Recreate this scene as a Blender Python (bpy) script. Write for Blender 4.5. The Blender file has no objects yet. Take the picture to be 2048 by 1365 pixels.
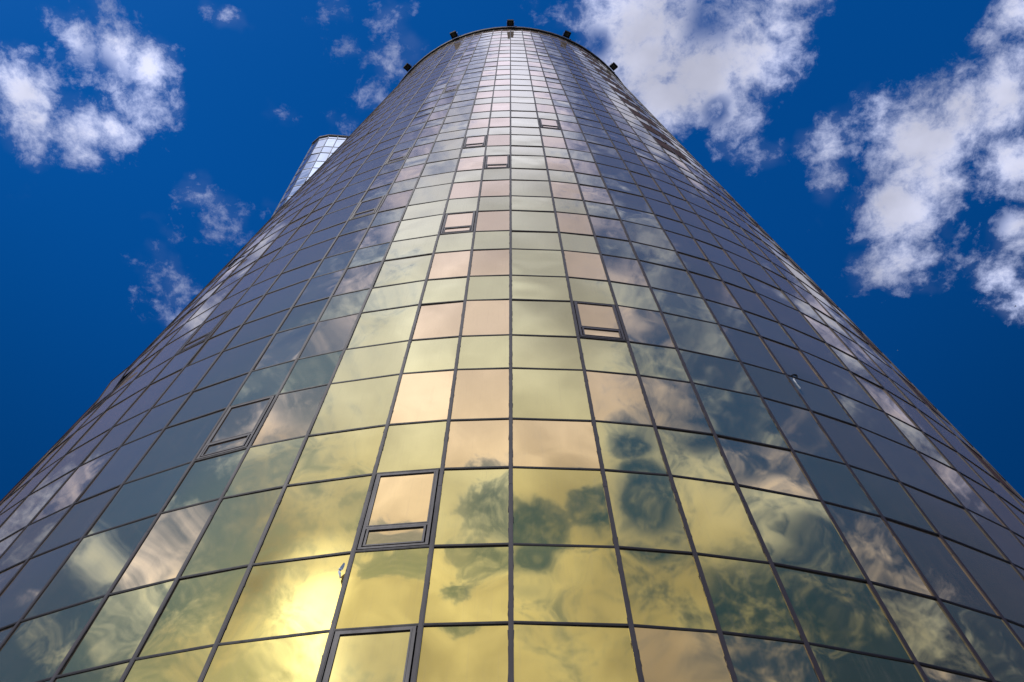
import bpy, math, random
from mathutils import Vector, Matrix
random.seed(11)
R = math.radians
SC = bpy.context.scene
COL = SC.collection

# ------------------------------------------------------------------ camera
CAM_Z = 1.7
CAM_Y = -26.564           # metres from the tower's axis
cam = bpy.data.cameras.new('camera'); camo = bpy.data.objects.new('camera', cam); COL.objects.link(camo)
cam.lens = 35.229; cam.sensor_width = 36; cam.clip_start = .1; cam.clip_end = 20000
right = Vector((0.9999982763, 0.00023238037, -0.00184210977))
up = Vector((0.00109141020, -0.8762005120, 0.4819455069))
fwd = Vector((0.00150206285, 0.4819466866, 0.8761992553))
camo.matrix_world = Matrix(((right.x, up.x, -fwd.x, -0.0497), (right.y, up.y, -fwd.y, CAM_Y),
                            (right.z, up.z, -fwd.z, CAM_Z), (0, 0, 0, 1)))
SC.camera = camo

# ------------------------------------------------------------------ light and sky
SUN = Vector((-0.365, -0.560, 0.800)).normalized()
SUN_STRENGTH = 3.0
SKY_STRENGTH = 0.1
EXPOSURE = 0.0
sl = bpy.data.lights.new('sun', 'SUN'); sl.energy = SUN_STRENGTH; sl.angle = R(.6); sl.color = (1, .95, .87)
so = bpy.data.objects.new('sun', sl); COL.objects.link(so)
so.rotation_euler = SUN.to_track_quat('Z', 'Y').to_euler()
so.location = (-40, -60, 120)
SC.view_settings.view_transform = 'Standard'; SC.view_settings.look = 'None'
SC.view_settings.exposure = EXPOSURE; SC.view_settings.gamma = 1; SC.view_settings.use_curve_mapping = False

# clouds: centre and radius on a plane overhead (x/z, y/z), density; then clear gaps
CLOUDS = [(-0.481, 0.268, 0.048, 0.9), (-0.426, 0.219, 0.041, 0.75), (-0.383, 0.226, 0.039, 0.9), (-0.356, 0.24, 0.03, 1.0), (-0.372, 0.288, 0.036, 0.75), (-0.439, 0.306, 0.044, 1.0), (-0.483, 0.296, 0.038, 0.85), (-0.406, 0.306, 0.034, 0.9), (-0.338, 0.28, 0.019, 0.6), (-0.393, 0.188, 0.021, 0.5), (-0.291, 0.182, 0.01, 0.55), (-0.273, 0.193, 0.01, 0.55), (-0.174, 0.188, 0.021, 0.5), (-0.16, 0.221, 0.017, 0.5), (-0.125, 0.19, 0.019, 0.55), (-0.119, 0.238, 0.025, 0.65), (-0.138, 0.27, 0.021, 0.6), (-0.168, 0.296, 0.013, 0.4), (-0.311, 0.411, 0.033, 0.5), (-0.378, 0.491, 0.035, 0.5), (-0.332, 0.374, 0.016, 0.4), (-0.233, 0.291, 0.01, 0.3), (0.131, 0.2, 0.07, 1.4), (0.189, 0.248, 0.062, 1.25), (0.156, 0.276, 0.048, 1.2), (0.236, 0.229, 0.058, 1.1), (0.26, 0.2, 0.038, 0.9), (0.222, 0.283, 0.041, 0.9), (0.102, 0.2, 0.038, 0.85), (0.114, 0.238, 0.034, 0.7), (0.048, 0.195, 0.024, 0.5), (0.247, 0.325, 0.021, 0.4), (0.138, 0.233, 0.056, 1.5), (0.326, 0.322, 0.033, 0.8), (0.33, 0.356, 0.025, 0.75), (0.373, 0.287, 0.032, 0.75), (.355, .32, .025, .7), (0.422, 0.32, 0.062, 1.5), (0.414, 0.391, 0.052, 1.4), (0.425, 0.449, 0.049, 0.95), (0.457, 0.294, 0.055, 1.2), (0.493, 0.273, 0.055, 1.2), (0.525, 0.342, 0.053, 1.0), (0.543, 0.409, 0.033, 0.9), (0.477, 0.438, 0.034, 0.6), (0.539, 0.471, 0.032, 0.85), (0.489, 0.195, 0.038, 0.8), (0.468, 0.219, 0.024, 0.7), (0.571, 0.498, 0.029, 0.85), (0.446, 0.363, 0.048, 0.9)]
GAPS = [(-0.41, 0.25, 0.022, .8), (0.505, 0.4, 0.022, 0.8), (0.21, 0.286, 0.012, .9), (0.086, 0.219, 0.012, .9), (.19, .2, .02, .5)]
# the bank of cloud overhead and towards the sun, which the glass mirrors
BANK = [(0, .0, .085, 1.7), (0, -.07, .13, 1.9), (0, -.14, .19, 2.), (-.05, -.22, .28, 2.), (.05, -.3, .28, 2.),
        (-.16, -.36, .32, 2.), (.1, -.42, .34, 1.5), (-.24, -.52, .36, 1.7), (-.1, -.75, .4, 1.8), (.25, -.7, .3, 1.4),
        (-.48, -.23, .1, 1.1), (-.43, -.35, .2, 1.2), (-.55, -.5, .26, 1.2), (-.7, -.25, .11, 1.1), (-.78, -.3, .1, 1.), (-.81, -.1, .055, 1.1), (-.94, -.14, .05, .9),
        (-.97, .02, .05, .5), (-.85, .3, .13, 1.1), (-.78, .19, .07, .9), (-.7, -.45, .16, 1.),
        (.36, -.15, .07, .8), (.41, -.06, .035, .7), (.28, -.1, .06, .8), (.42, -.4, .17, 1.5), (.38, -.52, .13, 1.5), (.5, -.34, .12, 1.4), (.53, -.3, .11, 1.2), (.6, -.28, .07, 1.), (.55, -.14, .03, .6),
        (.62, .05, .04, .5), (.73, -.23, .08, .9), (.83, -.25, .1, 1.1), (.95, -.2, .1, .8), (.86, -.1, .04, .6), (.5, -.7, .16, .9), (.7, -.55, .08, .8),
        (.55, .215, .08, .9), (.66, .22, .1, 1.1), (.76, .22, .08, .9), (.45, .12, .04, .5), (.2, .11, .09, 1.5), (.265, .15, .06, 1.4), (.12, .12, .06, 1.)]
BANK = [(x, y, r, q * (1.3 if i < 11 else 1.)) for i, (x, y, r, q) in enumerate(BANK)]
BANK_GAPS = [(.07, -.525, .04, 1.5), (.145, -.49, .035, 1.3), (-.055, -.49, .05, 1.), (.27, -.45, .036, 1.6), (.24, -.39, .028, 1.4), (-.245, -.53, .045, 1.6),
             (-.11, -.58, .035, 1.2), (-.39, -.2, .05, 1.5), (-.26, -.1, .03, .8), (.31, -.17, .04, 1.), (.19, -.15, .03, .9), (.36, -.29, .032, 1.1), (.46, -.22, .055, 1.6),
             (.65, -.39, .09, 1.6), (.51, -.53, .09, 1.7), (-.6, -.36, .04, 1.), (-.32, -.44, .05, .7)]

def N(nt, kind, **kw):
    n = nt.nodes.new(kind)
    for k, v in kw.items():
        if k.startswith('i_'): n.inputs[int(k[2:])].default_value = v
        else: setattr(n, k, v)
    return n
def mth(nt, op, a, b=None, c=None, clamp=False):
    n = nt.nodes.new('ShaderNodeMath'); n.operation = op; n.use_clamp = clamp
    for i, v in enumerate((a, b, c)):
        if v is None: continue
        if isinstance(v, (int, float)): n.inputs[i].default_value = v
        else: nt.links.new(v, n.inputs[i])
    return n.outputs[0]
def vmth(nt, op, a, b=None, scale=None):
    n = nt.nodes.new('ShaderNodeVectorMath'); n.operation = op
    for i, v in enumerate((a, b)):
        if v is None: continue
        if isinstance(v, (tuple, Vector)): n.inputs[i].default_value = tuple(v)
        else: nt.links.new(v, n.inputs[i])
    if scale is not None: n.inputs['Scale'].default_value = scale
    return n.outputs['Value'] if op in ('DISTANCE', 'DOT_PRODUCT', 'LENGTH') else n.outputs[0]
def mixc(nt, fac, a, b, blend='MIX'):
    n = nt.nodes.new('ShaderNodeMix'); n.data_type = 'RGBA'; n.blend_type = blend
    for s, v in ((n.inputs[0], fac), (n.inputs[6], a), (n.inputs[7], b)):
        if isinstance(v, (int, float)): s.default_value = v
        elif isinstance(v, tuple): s.default_value = (*v, 1) if len(v) == 3 else v
        else: nt.links.new(v, s)
    return n.outputs[2]
def smooth(nt, v, lo, hi, a=0., b=1.):
    n = nt.nodes.new('ShaderNodeMapRange'); n.interpolation_type = 'SMOOTHSTEP'
    nt.links.new(v, n.inputs[0])
    for i, x in zip((1, 2, 3, 4), (lo, hi, a, b)): n.inputs[i].default_value = x
    return n.outputs[0]
def noise(nt, vec, scale, detail=8, rough=.6, dist=0., dims='3D', col=False):
    n = nt.nodes.new('ShaderNodeTexNoise'); n.noise_dimensions = dims
    nt.links.new(vec, n.inputs['Vector'])
    n.inputs['Scale'].default_value = scale; n.inputs['Detail'].default_value = detail
    n.inputs['Roughness'].default_value = rough; n.inputs['Distortion'].default_value = dist
    return n.outputs['Color'] if col else n.outputs[0]

w = bpy.data.worlds.new('World'); SC.world = w; w.use_nodes = True
nt = w.node_tree; nt.nodes.clear()
tc = N(nt, 'ShaderNodeTexCoord'); D = tc.outputs['Generated']
sep = N(nt, 'ShaderNodeSeparateXYZ'); nt.links.new(D, sep.inputs[0])
zc = mth(nt, 'MAXIMUM', sep.outputs[2], .12)
cmb = N(nt, 'ShaderNodeCombineXYZ')
nt.links.new(mth(nt, 'DIVIDE', sep.outputs[0], zc), cmb.inputs[0]); nt.links.new(mth(nt, 'DIVIDE', sep.outputs[1], zc), cmb.inputs[1])
UV0 = cmb.outputs[0]
w1 = vmth(nt, 'SUBTRACT', noise(nt, UV0, 9, 3, .55, col=True), (.5, .5, .5))
UV = vmth(nt, 'ADD', UV0, vmth(nt, 'SCALE', w1, scale=.024))
w2 = vmth(nt, 'SUBTRACT', noise(nt, UV, 30, 6, .62, col=True), (.5, .5, .5))
UVd = vmth(nt, 'ADD', UV, vmth(nt, 'SCALE', w2, scale=.012))
def field(lst, base):
    cur = None
    for x, y, r, wt in lst:
        d = vmth(nt, 'DISTANCE', UV, (x, y, 0))
        v = mth(nt, 'MULTIPLY_ADD', d, -wt / r, 1.12 * wt)
        cur = mth(nt, 'MAXIMUM', v, base if cur is None else cur)
    return cur
pos = mth(nt, 'MINIMUM', field([(x, y, r * (1.06 if q > .84 else 1.15 if q < .66 else .95), q * (1.3 if q > .84 else .9 if q < .66 else 1.2)) for x, y, r, q in CLOUDS] + BANK, -.5), 2.2)
nA = noise(nt, UVd, 17, 3, .5)
nB = noise(nt, UVd, 46, 12, .69)
graw = field([(x, y, r * 1.35, q) for x, y, r, q in GAPS + BANK_GAPS], -.7)
gap = smooth(nt, mth(nt, 'ADD', graw, mth(nt, 'MULTIPLY_ADD', nB, 2.6, mth(nt, 'MULTIPLY_ADD', nA, 1.4, -2.))), .05, .75)
mask = mth(nt, 'ADD', pos, mth(nt, 'MULTIPLY', gap, mth(nt, 'MULTIPLY_ADD', pos, -1., .38)))
fbm = mth(nt, 'ADD', mth(nt, 'MULTIPLY', mth(nt, 'SUBTRACT', nA, .5), 1.6), mth(nt, 'MULTIPLY', mth(nt, 'SUBTRACT', nB, .5), 2.7))
dens = mth(nt, 'ADD', mask, fbm)
veil = smooth(nt, mth(nt, 'ADD', mth(nt, 'MULTIPLY', mask, 1.), mth(nt, 'MULTIPLY', mth(nt, 'SUBTRACT', nA, .5), 3.)), 0., 1.1, 0., .09)
alpha = mth(nt, 'MAXIMUM', smooth(nt, dens, .1, 1.45), veil)
thick = smooth(nt, dens, .8, 1.7)
dotS = vmth(nt, 'DOT_PRODUCT', D, tuple(SUN))
dpos = mth(nt, 'MAXIMUM', dotS, 0.)
sky = N(nt, 'ShaderNodeTexSky', sky_type='NISHITA', sun_disc=False)
sky.sun_elevation = math.asin(SUN.z); sky.sun_rotation = math.atan2(SUN.x, SUN.y)
sky.air_density = 1.; sky.dust_density = .3; sky.ozone_density = 2.5
g = N(nt, 'ShaderNodeGamma'); nt.links.new(mixc(nt, 1., sky.outputs[0], (.2, .2, .2), 'MULTIPLY'), g.inputs[0]); g.inputs[1].default_value = 1.35
deep = mixc(nt, 1., g.outputs[0], (.12, 4.1, 7.2), 'MULTIPLY')
deep = vmth(nt, 'MULTIPLY', deep, smooth(nt, sep.outputs[2], .68, .92, .56, 1.04))
pale = mixc(nt, 1., g.outputs[0], (7., 8., 8.), 'MULTIPLY')
glare = vmth(nt, 'MULTIPLY', (2.2, 2.0, 1.6), mth(nt, 'POWER', dpos, 14.))
skyc = vmth(nt, 'ADD', mixc(nt, smooth(nt, dotS, .86, 1.0), deep, pale), glare)
b1 = mth(nt, 'MULTIPLY_ADD', mth(nt, 'POWER', dpos, 7.), 9.5, 7.4)
b2 = mth(nt, 'MULTIPLY_ADD', mth(nt, 'POWER', dpos, 160.), 9., b1)
def soft(x, y, r, a):
    return smooth(nt, vmth(nt, 'DISTANCE', UV, (x, y, 0)), 0., r, a, 0.)
# thick grey cloud cores and thin sunlit ones
dull = mth(nt, 'ADD', mth(nt, 'ADD', soft(-.5, -.4, .24, .58), soft(.09, -.2, .17, .22)), mth(nt, 'ADD', soft(-.3, -.68, .2, .35), soft(.25, -.62, .3, .2)))
lit = mth(nt, 'ADD', mth(nt, 'ADD', soft(0, 0, .2, .55), soft(-.13, -.3, .26, .42)), mth(nt, 'ADD', soft(-.43, -.57, .15, 2.6), soft(-.22, -.12, .12, .3)))
lit = mth(nt, 'ADD', lit, mth(nt, 'ADD', mth(nt, 'ADD', soft(-.76, -.2, .24, .6), soft(-.43, -.19, .12, .5)), mth(nt, 'ADD', soft(-.03, -.44, .16, .35), soft(.48, -.34, .22, .3))))
b2 = mth(nt, 'MULTIPLY', b2, mth(nt, 'ADD', mth(nt, 'SUBTRACT', 1., dull), lit))
shade = mth(nt, 'MULTIPLY', b2, mth(nt, 'MULTIPLY_ADD', smooth(nt, noise(nt, UV0, 6.5, 5, .5), .3, .7), .5, .72))
cl = mixc(nt, thick, (.66, .74, 1.08), (.86, .89, 1.12))
clc = vmth(nt, 'MULTIPLY', cl, shade)
tot = mixc(nt, alpha, skyc, clc)
bg = N(nt, 'ShaderNodeBackground'); bg.inputs[1].default_value = SKY_STRENGTH
nt.links.new(tot, bg.inputs[0])
wo = N(nt, 'ShaderNodeOutputWorld'); nt.links.new(bg.outputs[0], wo.inputs[0])

# ------------------------------------------------------------------ helpers
def tag(o, label=None, cat=None, group=None, kind=None):
    if label: o['label'] = label
    if cat: o['category'] = cat
    if group: o['group'] = group
    if kind: o['kind'] = kind
    return o
def empty(name, loc=(0, 0, 0), rz=0.):
    o = bpy.data.objects.new(name, None); COL.objects.link(o); o.location = loc; o.rotation_euler = (0, 0, rz)
    o.empty_display_size = .3
    return o
class MB:
    def __init__(s): s.v = []; s.f = []; s.m = []; s.uv = []; s.sm = []; s.at = []
    def quad(s, pts, m=0, uv=None, smooth=False, at=.5):
        b = len(s.v); s.v += [tuple(p) for p in pts]; s.f.append(tuple(range(b, b + len(pts)))); s.m.append(m)
        s.uv += (uv or [(0, 0)] * len(pts)); s.sm.append(smooth); s.at.append(at)
    def box(s, O, X, Y, Z, x0, x1, y0, y1, z0, z1, m=0):
        p = [O + X * a + Y * b + Z * c for a in (x0, x1) for b in (y0, y1) for c in (z0, z1)]
        for q in ((0, 1, 3, 2), (4, 6, 7, 5), (0, 4, 5, 1), (2, 3, 7, 6), (0, 2, 6, 4), (1, 5, 7, 3)):
            s.quad([p[i] for i in q], m)
    def hexa(s, p, m=0):   # p: 8 points, bottom 4 (ccw) then top 4
        for q in ((3, 2, 1, 0), (4, 5, 6, 7), (0, 1, 5, 4), (1, 2, 6, 5), (2, 3, 7, 6), (3, 0, 4, 7)):
            s.quad([p[i] for i in q], m)
    def grid(s, P, n, m=0, uvf=None, at=.5):
        b = len(s.v)
        for j in range(n + 1):
            for i in range(n + 1): s.v.append(tuple(P(i / n, j / n)))
        for j in range(n):
            for i in range(n):
                a = b + j * (n + 1) + i
                s.f.append((a, a + 1, a + n + 2, a + n + 1)); s.m.append(m); s.sm.append(True); s.at.append(at)
                for (x, y) in ((i, j), (i + 1, j), (i + 1, j + 1), (i, j + 1)): s.uv.append(uvf(x / n, y / n) if uvf else (0, 0))
    def build(s, name, mats, parent=None, origin=None):
        me = bpy.data.meshes.new(name)
        v = s.v
        if origin is not None: v = [(a - origin[0], b - origin[1], c - origin[2]) for a, b, c in v]
        me.from_pydata(v, [], s.f)
        if not isinstance(mats, (list, tuple)): mats = [mats]
        for m in mats: me.materials.append(m)
        me.polygons.foreach_set('material_index', s.m); me.polygons.foreach_set('use_smooth', s.sm)
        ul = me.uv_layers.new(name='UVMap'); ul.data.foreach_set('uv', [c for p in s.uv for c in p])
        at = me.attributes.new('variation', 'FLOAT', 'FACE'); at.data.foreach_set('value', s.at)
        me.update()
        o = bpy.data.objects.new(name, me); COL.objects.link(o)
        if origin is not None: o.location = origin
        if parent: o.parent = parent
        return o

# ------------------------------------------------------------------ materials
def new_mat(name):
    m = bpy.data.materials.new(name); m.use_nodes = True
    return m, m.node_tree, m.node_tree.nodes['Principled BSDF']
def glass_mat(name, base, graze, silver, edge, rough=.025, dust=.07, dustcol=(.52, .38, .29), wob=.7, graze_dust=.16):
    m, t, p = new_mat(name)
    at = N(t, 'ShaderNodeAttribute'); at.attribute_name = 'variation'
    var = at.outputs['Fac']
    k = mth(t, 'MULTIPLY_ADD', var, .22, .89)
    # the interference coating turns from gold, seen square on, to silver at a slant
    lw = N(t, 'ShaderNodeLayerWeight'); lw.inputs[0].default_value = .5
    c = mixc(t, smooth(t, lw.outputs['Facing'], .42, .78), base, graze)
    c = vmth(t, 'MULTIPLY', mixc(t, smooth(t, lw.outputs['Facing'], .66, .91), c, silver), k)
    t.links.new(c, p.inputs['Base Color'])
    p.inputs['Metallic'].default_value = 1; p.inputs['Roughness'].default_value = rough
    p.inputs['Specular Tint'].default_value = (*edge, 1)
    # float glass is never quite flat: broad waves plus a finer roller wave
    uv = N(t, 'ShaderNodeTexCoord').outputs['UV']
    mp = N(t, 'ShaderNodeMapping'); mp.inputs['Scale'].default_value = (1, .8, 1); t.links.new(uv, mp.inputs[0])
    n1 = noise(t, mp.outputs[0], .8, 1., .4)
    mp2 = N(t, 'ShaderNodeMapping'); mp2.inputs['Scale'].default_value = (5, 1.2, 1); t.links.new(uv, mp2.inputs[0])
    n2 = noise(t, mp2.outputs[0], 1., 2, .5)
    bu = N(t, 'ShaderNodeBump'); bu.inputs['Strength'].default_value = 1.; t.links.new(mth(t, 'MULTIPLY_ADD', mth(t, 'POWER', var, 6.), .04 * wob, .007 * wob), bu.inputs['Distance'])
    t.links.new(mth(t, 'MULTIPLY_ADD', n2, .01, n1), bu.inputs['Height'])
    t.links.new(bu.outputs[0], p.inputs['Normal'])
    # dust film and rain streaks
    mp3 = N(t, 'ShaderNodeMapping'); mp3.inputs['Scale'].default_value = (22, .55, 1); t.links.new(uv, mp3.inputs[0])
    st = smooth(t, noise(t, mp3.outputs[0], 1., 4, .6), .5, .8)
    blot = noise(t, uv, 2.2, 5, .6)
    f = mth(t, 'MULTIPLY_ADD', st, .07, mth(t, 'MULTIPLY_ADD', blot, .05, dust - .025))
    
    f = mth(t, 'MULTIPLY_ADD', smooth(t, lw.outputs['Facing'], .5, .95), graze_dust, f)
    df = N(t, 'ShaderNodeBsdfDiffuse'); df.inputs[0].default_value = (*dustcol, 1)
    mx = N(t, 'ShaderNodeMixShader'); t.links.new(f, mx.inputs[0]); t.links.new(p.outputs[0], mx.inputs[1]); t.links.new(df.outputs[0], mx.inputs[2])
    t.links.new(mx.outputs[0], t.nodes['Material Output'].inputs[0])
    return m
EDGE = (.80, .80, .86)
G_GREEN = glass_mat('green_gold_mirror_glass', (.49, .39, .115), (.61, .59, .33), (.64, .65, .56), (.80, .78, .76))
G_BRONZE = glass_mat('bronze_mirror_glass', (.58, .40, .15), (.72, .56, .33), (.74, .64, .52), (.84, .78, .78))
G_GOLD = glass_mat('gold_mirror_glass', (.53, .40, .095), (.61, .59, .31), (.64, .65, .56), (.80, .78, .76))
G_BROWN = None
G_SILVER = glass_mat('silver_blue_mirror_glass', (.42, .48, .54), (.5, .55, .6), (.5, .55, .6), (.8, .82, .86), wob=1.6, dust=.05, graze_dust=.05)

def metal(name, col, rough=.38, met=.35, dirt=.5, sc=6., spec=.3):
    m, t, p = new_mat(name)
    o = N(t, 'ShaderNodeTexCoord').outputs['Object']
    mp = N(t, 'ShaderNodeMapping'); mp.inputs['Scale'].default_value = (1, 1, .15); t.links.new(o, mp.inputs[0])
    n = noise(t, mp.outputs[0], sc, 6, .65)
    c = mixc(t, mth(t, 'MULTIPLY', smooth(t, n, .35, .75), dirt), tuple(col), tuple(x * .55 for x in col))
    t.links.new(c, p.inputs['Base Color']); p.inputs['Metallic'].default_value = met; p.inputs['Specular IOR Level'].default_value = spec
    t.links.new(mth(t, 'MULTIPLY_ADD', n, .25, rough - .12), p.inputs['Roughness'])
    return m
M_FRAME = metal('dark_anodised_aluminium', (.026, .018, .022), rough=.6, met=0.)
M_TRANSOM = metal('dark_transom_aluminium', (.014, .010, .012), rough=.6, met=0.)
G_BROWN = metal('brown_panel', (.075, .032, .022), rough=.75, met=0., dirt=.4, sc=3., spec=.12)  # plain matt brown for some tall-row cells near the tower's edges
GL = [G_GREEN, G_BRONZE, G_GOLD, G_BROWN]
M_SEAL = metal('black_weathered_sealant', (.022, .014, .014), rough=.8, met=0.)
M_COPE = metal('dark_brown_coping', (.014, .009, .009), rough=.7, met=0.)
M_SASH = metal('grey_bronze_window_aluminium', (.035, .026, .03), rough=.55, met=0.)
M_BLACK = metal('black_painted_steel', (.006, .006, .007), rough=.8, met=.1)
M_STEEL = metal('galvanised_steel', (.45, .46, .47), rough=.4, met=.8)
M_LENS = metal('floodlight_glass', (.05, .05, .05), rough=.12, met=.2, dirt=.1)
M_GREYF = metal('grey_aluminium', (.22, .22, .235), rough=.35)
M_CONC = metal('grey_concrete', (.32, .31, .29), rough=.85, met=0., sc=2.)
M_FOIL = metal('crumpled_pale_film', (.8, .8, .85), rough=.5, met=0., dirt=.15, sc=30)
M_BIRD = metal('dark_feathers', (.05, .05, .055), rough=.8, met=0., sc=20)
M_BIRDW = metal('pale_feathers', (.6, .6, .6), rough=.8, met=0., sc=20)

# ------------------------------------------------------------------ ground
def ground():
    m, t, p = new_mat('pale_plaza_paving')
    o = N(t, 'ShaderNodeTexCoord').outputs['Object']
    br = N(t, 'ShaderNodeTexBrick'); t.links.new(o, br.inputs[0])
    br.inputs['Color1'].default_value = (.27, .26, .24, 1); br.inputs['Color2'].default_value = (.22, .215, .2, 1); br.inputs['Mortar'].default_value = (.1, .1, .09, 1)
    br.inputs['Scale'].default_value = 1.; br.inputs['Mortar Size'].default_value = .008; br.inputs['Brick Width'].default_value = .6; br.inputs['Row Height'].default_value = .3
    c = mixc(t, .5, br.outputs[0], mixc(t, noise(t, o, .4, 6, .6), (.5, .5, .5), (1., 1., 1.)), 'MULTIPLY')
    t.links.new(c, p.inputs['Base Color']); p.inputs['Roughness'].default_value = .85
    b = MB(); n = 64; rr = [0, 40, 150, 600, 4000]
    for a in range(n):
        a0, a1 = 2 * math.pi * a / n, 2 * math.pi * (a + 1) / n
        for i in range(4):
            P = lambda r, q: Vector((r * math.cos(q), r * math.sin(q), 0))
            if i == 0: b.quad([P(0, 0), P(rr[1], a0), P(rr[1], a1)])
            else: b.quad([P(rr[i], a0), P(rr[i + 1], a0), P(rr[i + 1], a1), P(rr[i], a1)])
    tag(b.build('ground', m), 'pale paved plaza around the foot of the tower', 'ground', kind='structure')
ground()

# ------------------------------------------------------------------ main tower: a truncated cone of flat facets
S = 18.9124453; TAP = .104794
PER = R(11.25); PS0 = -.00269
WN = .05867 * PER / (2 * .05867 + .07856); WW = PER - 2 * WN
def psi(k):
    q, r = divmod(k, 3)
    return PS0 + q * PER + (0 if r == 0 else WW + (r - 1) * WN)
HA, HB, H0 = .10627 * S, .08408 * S, .4611 * S
def zrow(j): return CAM_Z + H0 + (j // 2) * (HA + HB) + (HB if j % 2 else 0)
def rad(z): return S - TAP * (z - CAM_Z)
ZTOP = CAM_Z + 4.12581 * S - .12
JTOP = 38
def P(ps, z, off=0.):
    r = rad(z) + off
    return Vector((math.sin(ps) * r, -math.cos(ps) * r, z))
CAMP = Vector((-.05, CAM_Y, CAM_Z))

tower = empty('glass_tower')
tag(tower, 'tall tapering round tower clad in gold and green mirror glass panes with dark metal mullions', 'tower')
rnd = random.Random(5)

# which glass sits in which cell
OVER = {(-1, -1): 2, (1, -1): 1, (-4, -1): 2, (-5, -1): 0, (0, -1): 2, (-3, -1): 2, (-1, 1): 0, (1, 1): 0, (0, 1): 2, (2, 1): 2, (3, 1): 0, (-4, 1): 0, (-3, 1): 2, (-3, 0): 2, (-2, 0): 2, (-1, 0): 2, (0, 0): 2, (1, 0): 2, (2, 0): 2,
        (-1, 2): 1, (0, 2): 1, (3, 2): 1, (-3, 2): 2, (-4, 0): 2, (-6, 0): 2, (3, 0): 2, (5, 0): 2, (-5, 0): 0}
def kind(k, j):
    if (k, j) in OVER: return OVER[(k, j)]
    if j % 2 and k in (7, 8) and j >= 19: return 3
    if j % 2 and k in (10, 11) and j < 19: return 3
    if j % 2 and k in (-12, -13): return 3
    if j % 2 and k % 3: return 1
    return 0
WINDOWS = {(-2, 1): 0, (1, 5): 0, (-5, 3): 0, (-2, 9): 0, (-1, 13): 0, (-2, 15): 0, (1, 17): 0, (-5, 15): 0, (-5, 11): 0, (-8, 7): 0, (-4, 23): 0, (-2, -1): 0, (-11, 7): 5}

def facet(k, j):
    a, b = psi(k), psi(k + 1)
    z0, z1 = zrow(j), zrow(j + 1)
    A, B, C, Dd = P(a, z0), P(b, z0), P(b, z1), P(a, z1)
    X = (B - A).normalized(); n = X.cross(Dd - A).normalized()
    return A, B, C, Dd, n
def lerp4(A, B, C, Dd, u, v):
    return (A * (1 - u) + B * u) * (1 - v) + (Dd * (1 - u) + C * u) * v
def pane(mb, A, B, C, Dd, n, m, nn, depth, uo, amp, at, tl=(0, 0)):
    wd, hg = (B - A).length, (Dd - A).length
    cx, cy = rnd.uniform(-.25, .25), rnd.uniform(-.25, .25)
    def F(u, v):
        x, y = 2 * u - 1, 2 * v - 1
        bul = amp * (1 - x * x) * (1 - y * y) * (1 + cx * x + cy * y)
        return lerp4(A, B, C, Dd, u, v) + n * (bul - depth - abs(tl[0]) - abs(tl[1]) - max(amp, 0) + tl[0] * x + tl[1] * y)
    mb.grid(F, nn, m, lambda u, v: (uo[0] + u * wd, uo[1] + v * hg), at)

cells = []
for k in range(-48, 48):
    for j in range(-5, JTOP):
        A, B, C, Dd, n = facet(k, j)
        c = (A + B + C + Dd) / 4; d = CAMP - c
        vis = (B - A).length * (Dd - A).length * max(0, n.dot(d.normalized())) / d.length_squared
        q = c - CAMP; fx = q.dot(right) / max(.1, q.dot(fwd)); fy = q.dot(up) / max(.1, q.dot(fwd))
        if abs(fx) > .56 or fy < -.42: vis *= .01
        cells.append((vis, k, j))
cells.sort(reverse=True)
big = {(k, j) for v, k, j in [c for c in cells if (c[1], c[2]) not in WINDOWS][:100]}
rest = MB()
for v, k, j in cells:
    A, B, C, Dd, n = facet(k, j)
    if (k, j) in WINDOWS: continue
    kd = kind(k, j)
    amp = rnd.choice([-1, 1, 1]) * rnd.uniform(.001, .006) if rnd.random() < .8 else rnd.uniform(-.008, .012)
    at = rnd.random(); uo = (rnd.uniform(0, 400), rnd.uniform(0, 400)); tl = (max(-.003, min(.003, rnd.gauss(0, .002))), max(-.0045, min(.0045, rnd.gauss(0, .003))))
    if (k, j) in big:
        b = MB(); pane(b, A, B, C, Dd, n, 0, 14, .003, uo, amp, at, tl)
        b.build('glass_pane', GL[kd], tower)
    else:
        pane(rest, A, B, C, Dd, n, kd, 4, .003, uo, amp, at, tl)
ro = rest.build('glass_pane', GL, tower); ro['kind'] = 'stuff'

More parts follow.
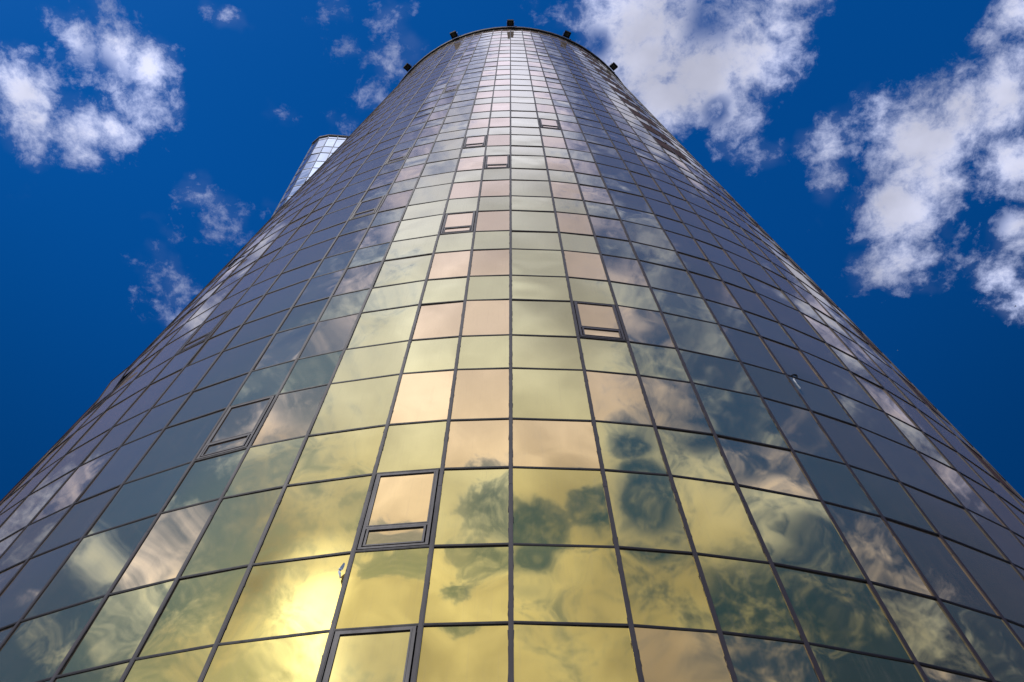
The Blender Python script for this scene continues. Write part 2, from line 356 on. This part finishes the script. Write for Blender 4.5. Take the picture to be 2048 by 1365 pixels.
# mullions: straight bars up the cone, in lengths joined end to end
zb, zt = .9, zrow(JTOP) + .12
for k in range(-48, 48):
    b = MB(); ps = psi(k); T = Vector((math.cos(ps), math.sin(ps), 0)); z = zb; i = 0
    z = zb - rnd.uniform(0, .6) * 0
    cuts = [zb]; c = zrow(0) - 2.6
    while c < zt - 1: 
        if c > zb + .5: cuts.append(c)
        c += 5.7
    cuts.append(zt)
    for z0, z1 in zip(cuts[:-1], cuts[1:]):
        hw = .028 + (.003 if i % 2 else 0); dp = .005 + (.0015 if i % 2 else 0); i += 1
        jx = rnd.uniform(-.002, .002)
        for (h_, o0, o1) in ((hw, .012, dp),):
            g0, g1 = (0.004, z1)[0], 0
            p = []
            for zz in (z0 + .006, z1 - .004):
                for sx, oo in ((-1, -.03), (1, -.03), (1, o1), (-1, o1)):
                    p.append(P(ps, zz, oo) + T * (sx * h_ + jx))
            b.hexa([p[0], p[1], p[2], p[3], p[4], p[5], p[6], p[7]][:8])
            # slim raised cap
            p = []
            for zz in (z0 + .006, z1 - .004):
                for sx, oo in ((-1, o1 - .01), (1, o1 - .01), (1, o1 + .003), (-1, o1 + .003)):
                    p.append(P(ps, zz, oo) + T * (sx * h_ * .62 + jx))
            b.hexa(p)
    # ragged bead of sealant along both edges
    if abs(k) <= 13:
        zz = zb; step = .14
        while zz < 46:
            for sx in (-1, 1):
                w0 = .031 + rnd.random() ** 6 * .010; w1_ = .031 + rnd.random() ** 6 * .010
                a0 = P(ps, zz, .0005) + T * sx * .026; a1 = P(ps, zz + step, .0005) + T * sx * .026
                c0 = P(ps, zz, -.003) + T * sx * w0; c1 = P(ps, zz + step, -.003) + T * sx * w1_
                pts = [a0, c0, c1, a1] if sx > 0 else [c0, a0, a1, c1]
                up_ = Vector((math.sin(ps), -math.cos(ps), 0)) * .003
                b.quad([q + up_ for q in pts], 1)
            zz += step
    b.build('mullion', [M_FRAME, M_SEAL], tower)

# transoms: one ring of bars per level, cut between mullions
for j in range(-5, JTOP + 1):
    b = MB(); z = zrow(j)
    for k in range(-48, 48):
        a, c = psi(k), psi(k + 1)
        X = (P(c, z) - P(a, z)).normalized(); n = Vector((X.y, -X.x, 0)); Z = Vector((0, 0, 1)); L = (P(c, z) - P(a, z)).length
        h = .019; dz = rnd.uniform(-.004, .004)
        b.box(P(a, z), X, n, Z, .028, L - .028, -.03, .005, -h + dz, h + dz)
        b.box(P(a, z), X, n, Z, .030, L - .030, 0.004, .0075, -h * .3 + dz, h * .9 + dz)
    b.build('transom', M_TRANSOM, tower)

# inner core so no light passes, parapet, coping, roof, plinth
b = MB(); n_ = 96
angs = [psi(k) for k in range(-48, 49)]
def ring(mb, z0, r0, z1, r1, m=0, flip=False):
    for a, c in zip(angs[:-1], angs[1:]):
        q = lambda ps, r, z: Vector((math.sin(ps) * r, -math.cos(ps) * r, z))
        pts = [q(a, r0, z0), q(c, r0, z0), q(c, r1, z1), q(a, r1, z1)]
        mb.quad(pts[::-1] if flip else pts, m)
b = MB(); ring(b, 0, rad(0) - .15, .9, rad(.9) - .15); ring(b, 0, rad(0) + .1, .95, rad(.95) + .1); ring(b, .95, rad(.95) + .1, .95, rad(.95) - .4)
b.build('plinth', M_CONC, tower)
b = MB(); ring(b, .5, rad(.5) - .2, zrow(JTOP), rad(zrow(JTOP)) - .2)
b.build('inner_wall', M_SEAL, tower)
zt = zrow(JTOP); r = rad(zt)
b = MB()
z1 = ZTOP
ring(b, zt + .03, r - .02, zt + .34, rad(zt + .34) - .02)
b.build('parapet_band', G_GREEN, tower)
b = MB()
zc0 = zt + .34; ro_ = rad(zc0)
ring(b, zc0, ro_ - .05, zc0, ro_ + .12); ring(b, zc0, ro_ + .12, zc0 + .30, ro_ + .12); ring(b, zc0 + .30, ro_ + .12, zc0 + .30, ro_ - .5); ring(b, zc0 + .3, ro_ - .5, zc0 - .9, ro_ - .5)
b.build('coping', M_COPE, tower)
b = MB(); q = [Vector((math.sin(a) * (ro_ - .5), -math.cos(a) * (ro_ - .5), zc0 - .9)) for a in angs[:-1]]
b.quad(q); b.build('roof', M_CONC, tower)
RIM_Z, RIM_R = zc0 + .3, ro_ + .12

# opening windows
def frame(mb, A, B, C, Dd, n, w, d0, d1, wb=None):
    """rectangular frame of width w (metres) inside the quad, between depths d0..d1 along n"""
    wd, hg = (B - A).length, (Dd - A).length
    wb = wb or w
    u0, v0, v1 = w / wd, wb / hg, 1 - w / hg
    L = lambda u, v, d: lerp4(A, B, C, Dd, u, v) + n * d
    def bar(a, b_, c, d_):
        pts = [L(*a, d0), L(*b_, d0), L(*c, d0), L(*d_, d0), L(*a, d1), L(*b_, d1), L(*c, d1), L(*d_, d1)]
        mb.hexa(pts)
    bar((0, 0), (1, 0), (1 - u0, v0), (u0, v0)); bar((1, 0), (1, 1), (1 - u0, v1), (1 - u0, v0))
    bar((1, 1), (0, 1), (u0, v1), (1 - u0, v1)); bar((0, 1), (0, 0), (u0, v0), (u0, v1))
    return [lerp4(A, B, C, Dd, u, v) for u, v in ((u0, v0), (1 - u0, v0), (1 - u0, v1), (u0, v1))]
def inset(A, B, C, Dd, l, r_, bt, tp):
    wd, hg = (B - A).length, (Dd - A).length
    return [lerp4(A, B, C, Dd, u, v) for u, v in ((l / wd, bt / hg), (1 - r_ / wd, bt / hg), (1 - r_ / wd, 1 - tp / hg), (l / wd, 1 - tp / hg))]
for (k, j), op in WINDOWS.items():
    A, B, C, Dd, n = facet(k, j)
    q = inset(A, B, C, Dd, .05, .05, .032, .034)
    X = (B - A).normalized(); Y = (Dd - A).normalized()
    def tilt(pts, ang, ax0):
        M = Matrix.Rotation(R(ang), 4, X); return [ax0 + M @ (p - ax0) for p in pts]
    nn = n
    b = MB()
    hole = frame(b, *q, n, .044, -.02, .012)
    H = (hole[3] - hole[0]).length
    single = (k, j) == (-2, -1)
    vh = 0 if single else .43
    if not single:
        m0 = [hole[0] + Y * vh, hole[1] + Y * vh, hole[1] + Y * (vh + .055), hole[0] + Y * (vh + .055)]
        b.hexa([p - n * .02 for p in m0] + [p + n * .013 for p in m0])
    fo = b.build('opening_window', M_SASH, tower)
    up4 = [hole[0] + Y * (vh + (0 if single else .055)), hole[1] + Y * (vh + (0 if single else .055)), hole[2], hole[3]]
    kd = 1 if j != 1 else 2
    if op:
        up4 = tilt(up4, op, up4[0]); nn = Matrix.Rotation(R(op), 4, X) @ n
    s1 = MB(); h2 = frame(s1, *up4, nn, .020, -.012, .017)
    so_ = s1.build('sash', M_SASH, fo)
    pb = MB(); pane(pb, *h2, nn, 0, 8, 0., (rnd.uniform(0, 99), rnd.uniform(0, 99)), rnd.uniform(-.003, .003), rnd.random()); pb.build('pane', GL[1 if (k, j) != (-2, -1) else 0], fo)
    if not single:
        lo4 = inset(hole[0], hole[1], hole[1] + Y * vh, hole[0] + Y * vh, .02, .02, .012, .012)
        s2 = MB(); h3 = frame(s2, *lo4, n, .03, -.012, .019)
        s2.build('vent_sash', M_SASH, fo)
        pb = MB(); pane(pb, *h3, n, 0, 6, 0., (rnd.uniform(0, 99), rnd.uniform(0, 99)), .001, rnd.random()); pb.build('vent_pane', GL[1], fo)

# ------------------------------------------------------------------ floodlights on the rim
def floodlight(deg, label):
    ps = PS0 + R(deg)
    o = empty('floodlight', (math.sin(ps) * RIM_R, -math.cos(ps) * RIM_R, RIM_Z), ps)   # local -y points outwards
    o.scale = (.97, .97, .97)
    tag(o, label, 'floodlight', 'floodlights round the rim of the tower')
    X, Y, Z, O = Vector((1, 0, 0)), Vector((0, 1, 0)), Vector((0, 0, 1)), Vector((0, 0, 0))
    # housing: a box tapering to the back, with cooling fins, lens looking down and inwards
    b = MB(); t = R(14)
    Yt = Vector((0, math.cos(t), math.sin(t))); Zt = Vector((0, -math.sin(t), math.cos(t))); c = Vector((0, -.31, -.10))
    bot = [c + X * a * .24 + Yt * e * .22 - Zt * .10 for a, e in ((-1, -1), (1, -1), (1, 1), (-1, 1))]
    mid = [c + X * a * .24 + Yt * e * .22 + Zt * .06 for a, e in ((-1, -1), (1, -1), (1, 1), (-1, 1))]
    top = [c + X * a * .15 + Yt * e * .13 + Zt * .20 for a, e in ((-1, -1), (1, -1), (1, 1), (-1, 1))]
    b.hexa(bot + mid); b.hexa([m_ + Zt * .001 for m_ in mid] + top)
    for i in range(5): b.box(c, X, Yt, Zt, -.12 + i * .06 - .006, -.12 + i * .06 + .006, -.12, .12, .20, .245)
    # rim around the lens
    for a in (-1, 1):
        b.box(c, X, Yt, Zt, a * .24 - .018, a * .24 + .018, -.24, .24, -.145, -.101)
        b.box(c, X, Yt, Zt, -.221, .221, a * .22 - .018, a * .22 + .018, -.145, -.101)
    b.build('housing', M_BLACK, o)
    b = MB(); b.box(c, X, Yt, Zt, -.15, .15, -.13, .13, -.112, -.1015); b.build('lens', M_LENS, o)
    b = MB()
    for a in (-1, 1):
        b.box(O, X, Y, Z, a * .275 - .012, a * .275 + .012, -.34, .18, -.02, .03)
    b.box(O, X, Y, Z, -.29, .29, .13, .19, -.06, .035)
    b.box(O, X, Y, Z, -.05, .05, .06, .32, -.02, .05)
    b.build('bracket', M_STEEL, o)
    b = MB(); b.box(O, X, Y, Z, .36, .48, -.02, .08, .0, .09); b.box(O, X, Y, Z, .29, .37, .02, .04, .03, .05); b.build('junction_box', M_BLACK, o)
for d, l in ((-45, 'leftmost floodlight on the tower rim, low on its left edge by a cloud wisp'),
             (-22.5, 'black floodlight on the tower rim, second from the left, tilted against clear blue sky'),
             (0, 'black floodlight at the very top centre of the tower rim, above the straight middle mullion'),
             (22.5, 'black floodlight on the tower rim just right of the topmost one, beside thin cloud'),
             (45, 'floodlight on the right shoulder of the rim, in front of the big cloud'),
             (67.5, 'lowest floodlight on the right, mostly hidden behind the edge of the tower')):
    floodlight(d, l)

# ------------------------------------------------------------------ service tower behind on the left
def service_tower():
    root = empty('stair_tower', (-18, 7.5, 0))
    tag(root, 'slim faceted tower of silvery blue glass rising behind the left edge of the round tower', 'tower')
    pts = [(-20.77, 5.96), (-19.98, 5.33), (-19.0, 5.13), (-18.05, 5.19), (-17.14, 5.27), (-16.25, 5.6), (-15.6, 6.3), (-15.3, 7.3), (-15.6, 8.3), (-16.3, 9.1), (-17.2, 9.5), (-18.2, 9.6), (-19.2, 9.5), (-20.1, 9.1), (-20.8, 8.4), (-21.1, 7.5), (-21.0, 6.7)]
    H = 104.; off = Vector((-18, 7.5, 0))
    n = len(pts); rowsz = [H - .2, H - .95]
    z = H - .95; i = 0
    while z > 1.:
        z -= (2.66 if i % 2 == 0 else 1.95); i += 1; rowsz.append(max(z, .4))
    pane_rows = list(zip(rowsz[1:], rowsz[:-1]))
    far = MB(); cnt = 0
    for a in range(n):
        p, q = Vector((*pts[a], 0)) - off, Vector((*pts[(a + 1) % n], 0)) - off
        X = (q - p).normalized(); nn = Vector((X.y, -X.x, 0)); L = (q - p).length
        for (z0, z1) in pane_rows:
            A, B = p + Vector((0, 0, z0)), q + Vector((0, 0, z0)); C, Dd = q + Vector((0, 0, z1)), p + Vector((0, 0, z1))
            args = (A, B, C, Dd, nn, 0, 4, .01, (rnd.uniform(0, 99), rnd.uniform(0, 99)), rnd.uniform(-.006, .006), rnd.random(), (rnd.gauss(0, .004), rnd.gauss(0, .004)))
            if a < 4 and z0 > H - 26 and cnt < 60:
                b = MB(); pane(b, *args); b.build('glass_pane', G_SILVER, root); cnt += 1
            else: pane(far, *args)
    f = far.build('glass_pane', G_SILVER, root); f['kind'] = 'stuff'
    for a in range(n):
        p = Vector((*pts[a], 0)) - off
        nn = p.normalized(); T = Vector((-nn.y, nn.x, 0)); b = MB()
        b.box(p, T, nn, Vector((0, 0, 1)), -.028, .028, -.05, .035, .3, H - .16)
        b.build('mullion', M_GREYF, root)
    for z in rowsz:
        b = MB()
        for a in range(n):
            p, q = Vector((*pts[a], 0)) - off, Vector((*pts[(a + 1) % n], 0)) - off
            X = (q - p).normalized(); nn = Vector((X.y, -X.x, 0)); L = (q - p).length
            b.box(p + Vector((0, 0, z)), X, nn, Vector((0, 0, 1)), .05, L - .05, -.04, .015, -.025, .025)
        b.build('transom', M_GREYF, root)
    b = MB()
    lo = [Vector((*p, 0)) - off for p in pts]
    for a in range(n):
        p, q = lo[a], lo[(a + 1) % n]
        e = 1.035; zb_, zt_ = H - .16, H + .12
        b.quad([p * e + Vector((0, 0, zb_)), q * e + Vector((0, 0, zb_)), q * e + Vector((0, 0, zt_)), p * e + Vector((0, 0, zt_))])
        b.quad([p * .9 + Vector((0, 0, zb_)), q * .9 + Vector((0, 0, zb_)), q * e + Vector((0, 0, zb_)), p * e + Vector((0, 0, zb_))])
    b.quad([p * 1.035 + Vector((0, 0, H + .12)) for p in lo])
    b.build('roof', M_COPE, root)
service_tower()

# ------------------------------------------------------------------ small things caught on the facade, and two birds
def on_face(k, j, u, v, off=.03):
    A, B, C, Dd, n = facet(k, j); return lerp4(A, B, C, Dd, u, v) + n * off, (B - A).normalized(), (Dd - A).normalized(), n
def scrap(name, k, j, u, v, segs, mat, label, cat, seed):
    O, X, Y, n = on_face(k, j, u, v); rr = random.Random(seed); b = MB(); o_ = Vector(O)
    prev = None
    for (x, y, w, d) in segs:
        c = O + X * x + Y * y + n * d
        cur = (c - X * w + n * rr.uniform(-.01, .01), c + n * (.018 + rr.uniform(0, .012)), c + X * w + n * rr.uniform(-.01, .01), c - n * .012)
        if prev:
            for i in range(4): b.quad([prev[i], prev[(i + 1) % 4], cur[(i + 1) % 4], cur[i]])
        else: b.quad(list(cur))
        prev = cur
    b.quad(list(prev)[::-1])
    tag(b.build(name, mat, None, tuple(o_)), label, cat)
scrap('film_scrap', -3, 0, .945, .70, [(.03, .13, .008, .03), (.01, .09, .026, .028), (-.01, .04, .03, .02), (.0, .015, .010, .025), (-.012, -.02, .014, .03), (.0, -.06, .018, .022), (.01, -.11, .008, .015), (.015, -.15, .004, .01)], M_FOIL,
      'crumpled pale scrap of film caught on the mullion beside the brightest reflection', 'scrap', 1)
scrap('torn_seal_strip', 5, 4, .03, .78, [(.02, .09, .003, .012), (.02, .05, .010, .015), (.015, -.03, .007, .012), (.012, -.15, .004, .012), (.015, -.28, .004, .015), (.02, -.38, .002, .015)], M_STEEL,
      'thin pale strip of torn seal hanging off a mullion right of centre', 'strip', 2)
scrap('seal_hook', 5, 4, .05, .88, [(-.02, .03, .006, .03), (.03, .06, .012, .05), (.08, .05, .012, .06), (.10, .0, .005, .05)], M_BLACK,
      'tiny black curled bit of seal above the pale torn strip', 'scrap', 3)
scrap('transom_clamp', -10, 12, .55, .0, [(-.3, .0, .03, .04), (-.12, .0, .05, .06), (.05, .01, .10, .09), (.15, .02, .03, .06), (.4, .0, .02, .03)], M_BLACK,
      'dark clamp sticking out of a transom high on the left edge of the tower', 'clamp', 4)

def bird(px, py, dist, span, mat, label, roll):
    d = (right * ((px - 1024) / 2004.13) + up * ((682.5 - py) / 2004.13) + fwd).normalized()
    c = CAMP + d * dist; b = MB(); s = span / 2
    ang = R(roll); F = (right * math.cos(ang) + up * math.sin(ang)); U = -d; W = F.cross(U).normalized()
    # body as a tapered spindle, wings swept, fan tail
    prof = [(-.62, .02), (-.45, .07), (-.1, .13), (.25, .12), (.42, .075), (.5, .07), (.58, .05), (.68, .01)]
    prev = None
    for x, r_ in prof:
        cur = [c + F * x * s * .8 + (W * math.cos(a) + U * math.sin(a)) * r_ * s for a in [i * math.pi / 4 for i in range(8)]]
        if prev:
            for i in range(8): b.quad([prev[i], prev[(i + 1) % 8], cur[(i + 1) % 8], cur[i]], smooth=True)
        prev = cur
    for sg in (-1, 1):
        w = [c + F * .28 * s + W * sg * .08 * s, c + F * .38 * s + W * sg * .5 * s + U * .16 * s, c - F * .1 * s + W * sg * 1.0 * s + U * .02 * s, c - F * .02 * s + W * sg * .5 * s + U * .12 * s, c - F * .18 * s + W * sg * .08 * s]
        th = U * .03 * s
        b.quad(w); b.quad([p + th for p in w][::-1])
        for i in range(5): b.quad([w[i], w[(i + 1) % 5], w[(i + 1) % 5] + th, w[i] + th])
    t_ = [c - F * .42 * s + W * .05 * s, c - F * .8 * s + W * .16 * s, c - F * .84 * s, c - F * .8 * s - W * .16 * s, c - F * .42 * s - W * .05 * s]
    b.quad(t_); b.quad([p + U * .03 * s for p in t_][::-1])
    tag(b.build('bird', mat, None, tuple(c)), label, 'bird')
bird(2031, 613, 160, .42, M_BIRD, 'tiny dark bird gliding in front of the cloud at the far right', 150)
bird(1795, 701, 320, .5, M_BIRDW, 'pale speck of a bird high in the clear blue sky right of the tower', 20)

SC.render.film_transparent = False
